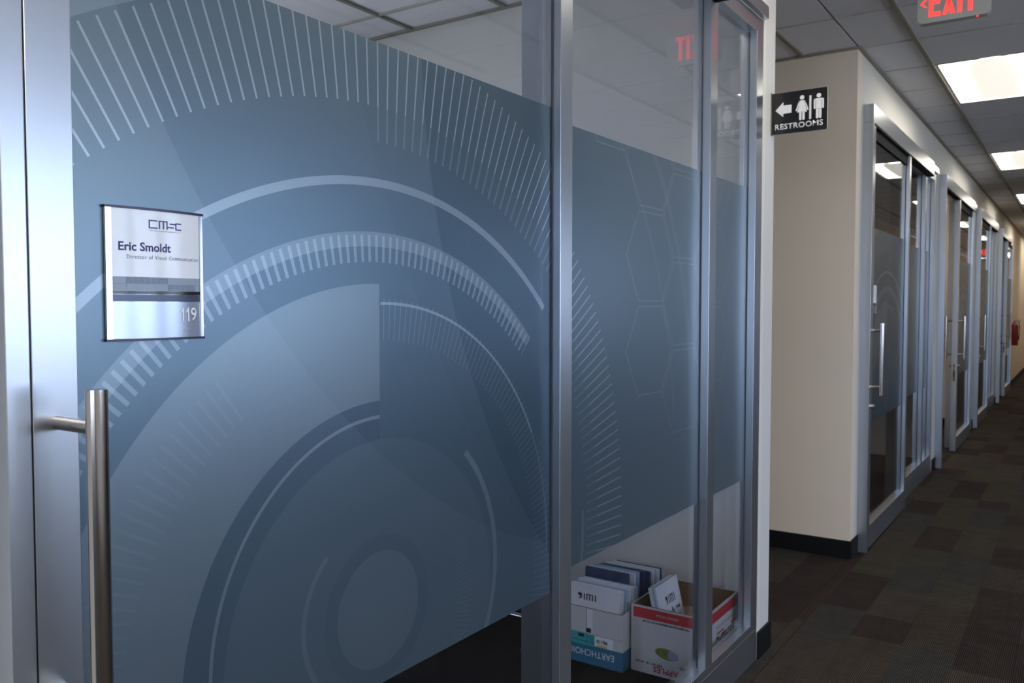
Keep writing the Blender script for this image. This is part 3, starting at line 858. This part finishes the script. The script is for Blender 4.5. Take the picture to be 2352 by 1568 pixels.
for k in range(4):
    text('label_lettering', 'letter  20 lb  white'[:14 + k], .006, up(-1.690, .088 + .0085 * k), M['green'], r, width=.034, height=.0045)
front('tape_strip', M['paper'], -1.688, -1.660, .129, .231, .0007)
front('flap_seam', M['inkblack'], -1.690, -1.6884, .13, .231, .0009)
front('hand_slot', M['inkblack'], -1.688, -1.667, .133, .152, .0011)
front('flap_line', M['patternline'], X0, X1, .1285, .1293, .0008)
# apple carton
Xa, Xb, Ya, Yb, H2 = -1.509, -1.196, 3.093, 3.480, .276
r2 = empty('fruit_carton', ((Xa + Xb) / 2, (Ya + Yb) / 2, 0)); tag(r2, 'white fruit carton with red bands, open top, beside the paper carton', 'box')
open_box(r2, Xa, Xb, Ya, Yb, H2, M['carton'], .006)
def fr(name, mat, u0, u1, v0, v1, k=.0005): return MB().box(u0, u1, Ya - k, Ya - .0001, v0, v1).build(name, mat, r2)
fr('red_band', M['redprint'], Xa + .010, Xb - .002, .2255, .2675)
MB().box(Xb + .0001, Xb + .0005, Ya + .002, Yb - .004, .2255, .2675).build('red_band', M['redprint'], r2)
f2 = lambda xr, z, k=.0007: (lambda u, v, w: Vector((xr - u, Ya - k - w, z - v)))
text('band_lettering', 'PRODUCT OF U.S.A.', .01, f2(-1.305, .252), M['carton'], r2, width=.095, height=.010, thick=.0002)
text('note_lettering', 'FOR BEST FLAVOR BRINGS AT 34\u00b0 TO 40\u00b0', .01, f2(-1.254, .2195), M['green'], r2, width=.205, height=.0085, bold=.03, thick=.0002)
text('weight_lettering', 'NET WT. 38 - 40 LBS.', .01, f2(-1.372, .050), M['green'], r2, width=.118, height=.0095, bold=.02, thick=.0002)
text('fruit_lettering', 'APPLES', .02, f2(-1.300, .038), M['redprint'], r2, width=.110, height=.024, bold=.02, thick=.0002)
text('fruit_lettering', 'DEL.', .01, f2(-1.275, .060), M['green'], r2, width=.025, height=.009, bold=.02, thick=.0002)
m = MB(); m.prism([(-1.352 + .050 * math.cos(2 * PI * k / 32) , .0985 + (.0215 if math.sin(2 * PI * k / 32) > 0 else .0235) * math.sin(2 * PI * k / 32) + .004 * math.cos(2 * PI * k / 32) * -1) for k in range(32)],
                  lambda x, z: Vector((x, Ya - .0001, z)), lambda x, z: Vector((x, Ya - .0006, z))); m.build('fruit_picture', M['olive'], r2)
m = MB(); m.prism([(-1.337 + (.034 if math.cos(2 * PI * k / 32) > 0 else .010) * math.cos(2 * PI * k / 32), .0975 + .0195 * math.sin(2 * PI * k / 32)) for k in range(32)],
                  lambda x, z: Vector((x, Ya - .0007, z)), lambda x, z: Vector((x, Ya - .0009, z))); m.build('fruit_picture', M['lilac'], r2)
s2 = lambda yr, z, k=.0007: (lambda u, v, w: Vector((Xb + k + w, yr - u, z - v)))
text('side_lettering', 'WADO', .05, s2(3.445, .160), M['green'], r2, width=.235, height=.062, bold=.03, thick=.0002)
for ya_, yb_ in ((3.40, 3.45), (3.23, 3.31)): MB().box(Xb + .0001, Xb + .0006, ya_, yb_, .166, .173).build('red_rule', M['redprint'], r2)
text('side_note', 'HEADQUARTERS GROWN', .01, s2(3.445, .204), M['pattern'], r2, width=.22, height=.014, thick=.0002)

def logo(name, parent, f, W, H):
    m = MB()
    def P(pts): m.prism([(a * W, b * H) for a, b in pts], lambda u, v: f(u, v, 0), lambda u, v: f(u, v, .0005))
    def rc(a, b, c, d): P([(a, c), (b, c), (b, d), (a, d)])
    P([(.02, .0), (.12, .06), (.19, .25), (.20, 1.0), (.0, 1.0), (.0, .62), (.09, .55), (.09, .3)])
    rc(.30, .36, 0, 1); rc(.44, .50, 0, 1); rc(.50, .80, .84, 1); rc(.59, .65, 0, .84); rc(.74, .80, 0, .84); rc(.90, .96, 0, 1)
    m.build(name, M['inkblack'], parent)
# envelopes and folders standing in the paper carton
def sheet(name, label, cat, group, x0, x1, y, t, z0, z1, lean, mat, skew=0.0, logo=False, yb=None):
    r = empty(name, ((x0 + x1) / 2, y, z0)); tag(r, label, cat, group)
    m = MB(); nb = max(1, int(t / .004))
    def F(yy): return lambda u, v: Vector((u + skew * v, yy + lean * v, z0 + v))
    m.prism([(x0, 0), (x1, 0), (x1, z1 - z0 - .004), (x1 - .004, z1 - z0), (x0 + .004, z1 - z0), (x0, z1 - z0 - .004)], F(y + t), F(y))
    m.build('paper_body', mat, r)
    return r
yy = 3.052; k = 0
for k in range(9):
    xo = random.uniform(-.006, .006); tz = .322 - .0012 * k + random.uniform(-.006, .004)
    o = sheet('envelope', ['', 'second envelope from the front', 'third envelope from the front', 'pale blue envelope among the front white ones', 'fifth envelope from the front', 'sixth envelope from the front', 'third envelope before the first dark folder', 'pale blue envelope just before the first dark folder', 'last white envelope before the first dark folder'][k] + ' of the paper carton', 'envelope', 'white envelopes in the front of the paper carton', -1.785 + xo, -1.553 + xo + (.004 * k if k < 4 else .016), yy, .0125, .010, tz, .02, M['paper'] if k % 4 != 3 else M['paperblue'])
    if k == 0:
        o['label'] = 'front white envelope with black logo in the paper carton'
        del o['group']
        ff = lambda u0, z: (lambda u, v, w: Vector((u0 + u, yy - .0006 + .02 * (z - .01 + v) - w, z + v)))
        q = ff(0, 0)
        logo('logo_mark', o, lambda u, v, w: q(-1.738 + u, .262 + v, w), .088, .0265)
    yy += .0165
specs = [('papernavy', .352, 'dark blue star patterned folder behind the white envelopes', -1.790, -1.578), ('paper', .347, 'white folder with pale blue edge behind the first dark folder', -1.792, -1.565),
         ('paperblue', .349, 'pale blue folder in the middle of the paper carton', -1.782, -1.560), ('papernavy', .343, 'dark blue folder in the middle of the paper carton', -1.775, -1.548),
         ('papernavy', .352, 'tall dark navy folder in the rear half of the paper carton', -1.770, -1.532), ('paper', .350, 'tall white folder in the rear of the paper carton', -1.765, -1.530),
         ('paperblue', .343, 'pale blue envelope near the back of the paper carton', -1.760, -1.530), ('paper', .341, 'white envelope near the back of the paper carton', -1.758, -1.530), ('papernavy', .338, 'rearmost dark folder against the office wall', -1.755, -1.532)]
for i, (mt, zt, lb, xa_, xb_) in enumerate(specs):
    t = .010 if i % 2 else .007
    sheet('folder', lb, 'folder', 'folders in the back of the paper carton', xa_, xb_, yy, t, .010, zt - .012 * (i > 3), .03, M[mt])
    yy += .0285
# crumpled packing paper and booklets in the fruit carton
m = MB(); nx, ny = 14, 18; gx0, gx1, gy0, gy1 = Xa + .008, Xb - .008, Ya + .008, Yb - .008
top = [[m.b.verts.new((gx0 + (gx1 - gx0) * i / nx, gy0 + (gy1 - gy0) * j / ny, .172 + random.uniform(-.012, .010) - (.012 if i in (0, nx) or j in (0, ny) else 0))) for j in range(ny + 1)] for i in range(nx + 1)]
for i in range(nx):
    for j in range(ny): m.b.faces.new((top[i][j], top[i + 1][j], top[i + 1][j + 1], top[i][j + 1]))
ret = bmesh.ops.extrude_face_region(m.b, geom=m.b.faces[:])
for v in ret['geom']:
    if isinstance(v, bmesh.types.BMVert): v.co.z = .0075
o = m.build('packing_paper', M['packing']); tag(o, 'crumpled tan packing paper filling the fruit carton under the booklets', 'packing paper')
for k in range(4):
    ctr = (-1.40 - .0088 * k, 3.233, .19)
    r3 = empty('booklet', ctr)
    tag(r3, ['front white booklet with black logo leaning in the fruit carton', 'pale blue edged booklet second in the leaning bundle of the fruit carton', 'third white booklet in the leaning bundle of the fruit carton', 'rearmost white booklet in the leaning bundle of the fruit carton'][k], 'booklet', 'white booklets leaning in the fruit carton')
    def B(off, k=k):
        t = .0088 * k + off
        return lambda u, v, w=0: Vector((-1.3815 - .223 * v - .975 * t + .975 * w, 3.125 + u + .0015 * k, .1855 + .975 * v - .223 * t + .223 * w))
    MB().prism([(0, 0), (.216, 0), (.216, .164), (0, .164)], B(.0080), B(0)).build('booklet_body', M['paper'] if k != 1 else M['paperblue'], r3)
    if k == 0:
        b0 = B(-.0002)
        logo('logo_mark', r3, lambda u, v, w: b0(.070 + u, .074 + v, w), .092, .034)
        text('sponsor_lettering', 'P-M', .03, lambda u, v, w: b0(.155 + u, .036 + v, w), M['inkblack'], r3, width=.034, height=.014, bold=.04)
        text('sponsor_lettering', 'CMSC', .03, lambda u, v, w: b0(.052 + u, .026 + v, w), M['green'], r3, width=.034, height=.009)
        mm = MB()
        for q in range(4):
            an = PI / 2 * q; cu, cv = .118 + .010 * math.cos(an), .036 + .012 * math.sin(an)
            mm.prism([(cu + .006 * math.cos(2 * PI * j / 8), cv + .008 * math.sin(2 * PI * j / 8)) for j in range(8)], lambda u, v: b0(u, v, 0), lambda u, v: b0(u, v, .0006))
        mm.build('sponsor_mark', M['green'], r3)

# ------------------------------------------------------------------ desks and chair seen through the glass
def desk(x0, x1, y0, y1, h, label):
    r = empty('office_desk', ((x0 + x1) / 2, (y0 + y1) / 2, 0)); tag(r, label, 'desk')
    MB().box(x0, x1, y0, y1, h - .03, h, .003).build('desk_top', M['deskgrey'], r)
    for x in (x0 + .04, x1 - .04):
        for y in (y0 + .04, y1 - .04):
            MB().rod((x, y, .012), (x, y, h - .031), .016, 20).build('leg', M['steel'], r, True)
            MB().rod((x, y, .0), (x, y, .012), .02, 20).build('foot', M['black'], r, True)
    MB().rod((x0 + .05, y1 - .04, .148), (x1 - .05, y1 - .04, .148), .012, 16).build('stretcher', M['steel'], r, True)
    return r
desk(-3.5, -1.93, 2.40, 3.04, .73, 'office desk with steel legs, glimpsed under the film of the nearest door')
desk(-2.7, -1.65, 6.6, 7.6, .73, 'dark desk inside the room behind the closed far door')

# ------------------------------------------------------------------ fire extinguisher
ey, ex = 18.05, -1.055
r = empty('fire_extinguisher', (ex, ey, .78)); tag(r, 'red fire extinguisher on the far wall past the last door', 'fire extinguisher')
m = MB(); prof = [(0, .78), (.055, .78), (.063, .80), (.063, 1.12), (.05, 1.165), (.02, 1.19), (.018, 1.21), (0, 1.21)]
rings = [[m.b.verts.new((ex + q * math.cos(2 * PI * k / 24), ey + q * math.sin(2 * PI * k / 24), z)) for k in range(24)] if q > 0 else [m.b.verts.new((ex, ey, z))] for q, z in prof]
for A, B_ in zip(rings, rings[1:]):
    for k in range(24):
        a0 = A[k % len(A)]; a1 = A[(k + 1) % len(A)]; b0_ = B_[k % len(B_)]; b1_ = B_[(k + 1) % len(B_)]
        f_ = []
        for v in (a0, a1, b1_, b0_):
            if v not in f_: f_.append(v)
        m.b.faces.new(f_)
m.build('cylinder', M['extred'], r, True)
MB().box(ex - .012, ex + .012, ey - .012, ey + .012, 1.205, 1.24).box(ex - .01, ex + .10, ey - .008, ey + .008, 1.235, 1.25).box(ex - .01, ex + .09, ey - .008, ey + .008, 1.212, 1.222).build('valve_lever', M['brass'], r)
MB().tube([(ex + .02, ey, 1.225), (ex + .07, ey - .02, 1.20), (ex + .085, ey - .03, 1.10), (ex + .075, ey - .03, .95), (ex + .068, ey - .03, .88)], .009, 12).build('hose', M['black'], r, True)
box('wall_bracket', M['brass'], WX + .0005, ex - .055, ey - .03, ey + .03, 1.0, 1.16, r)
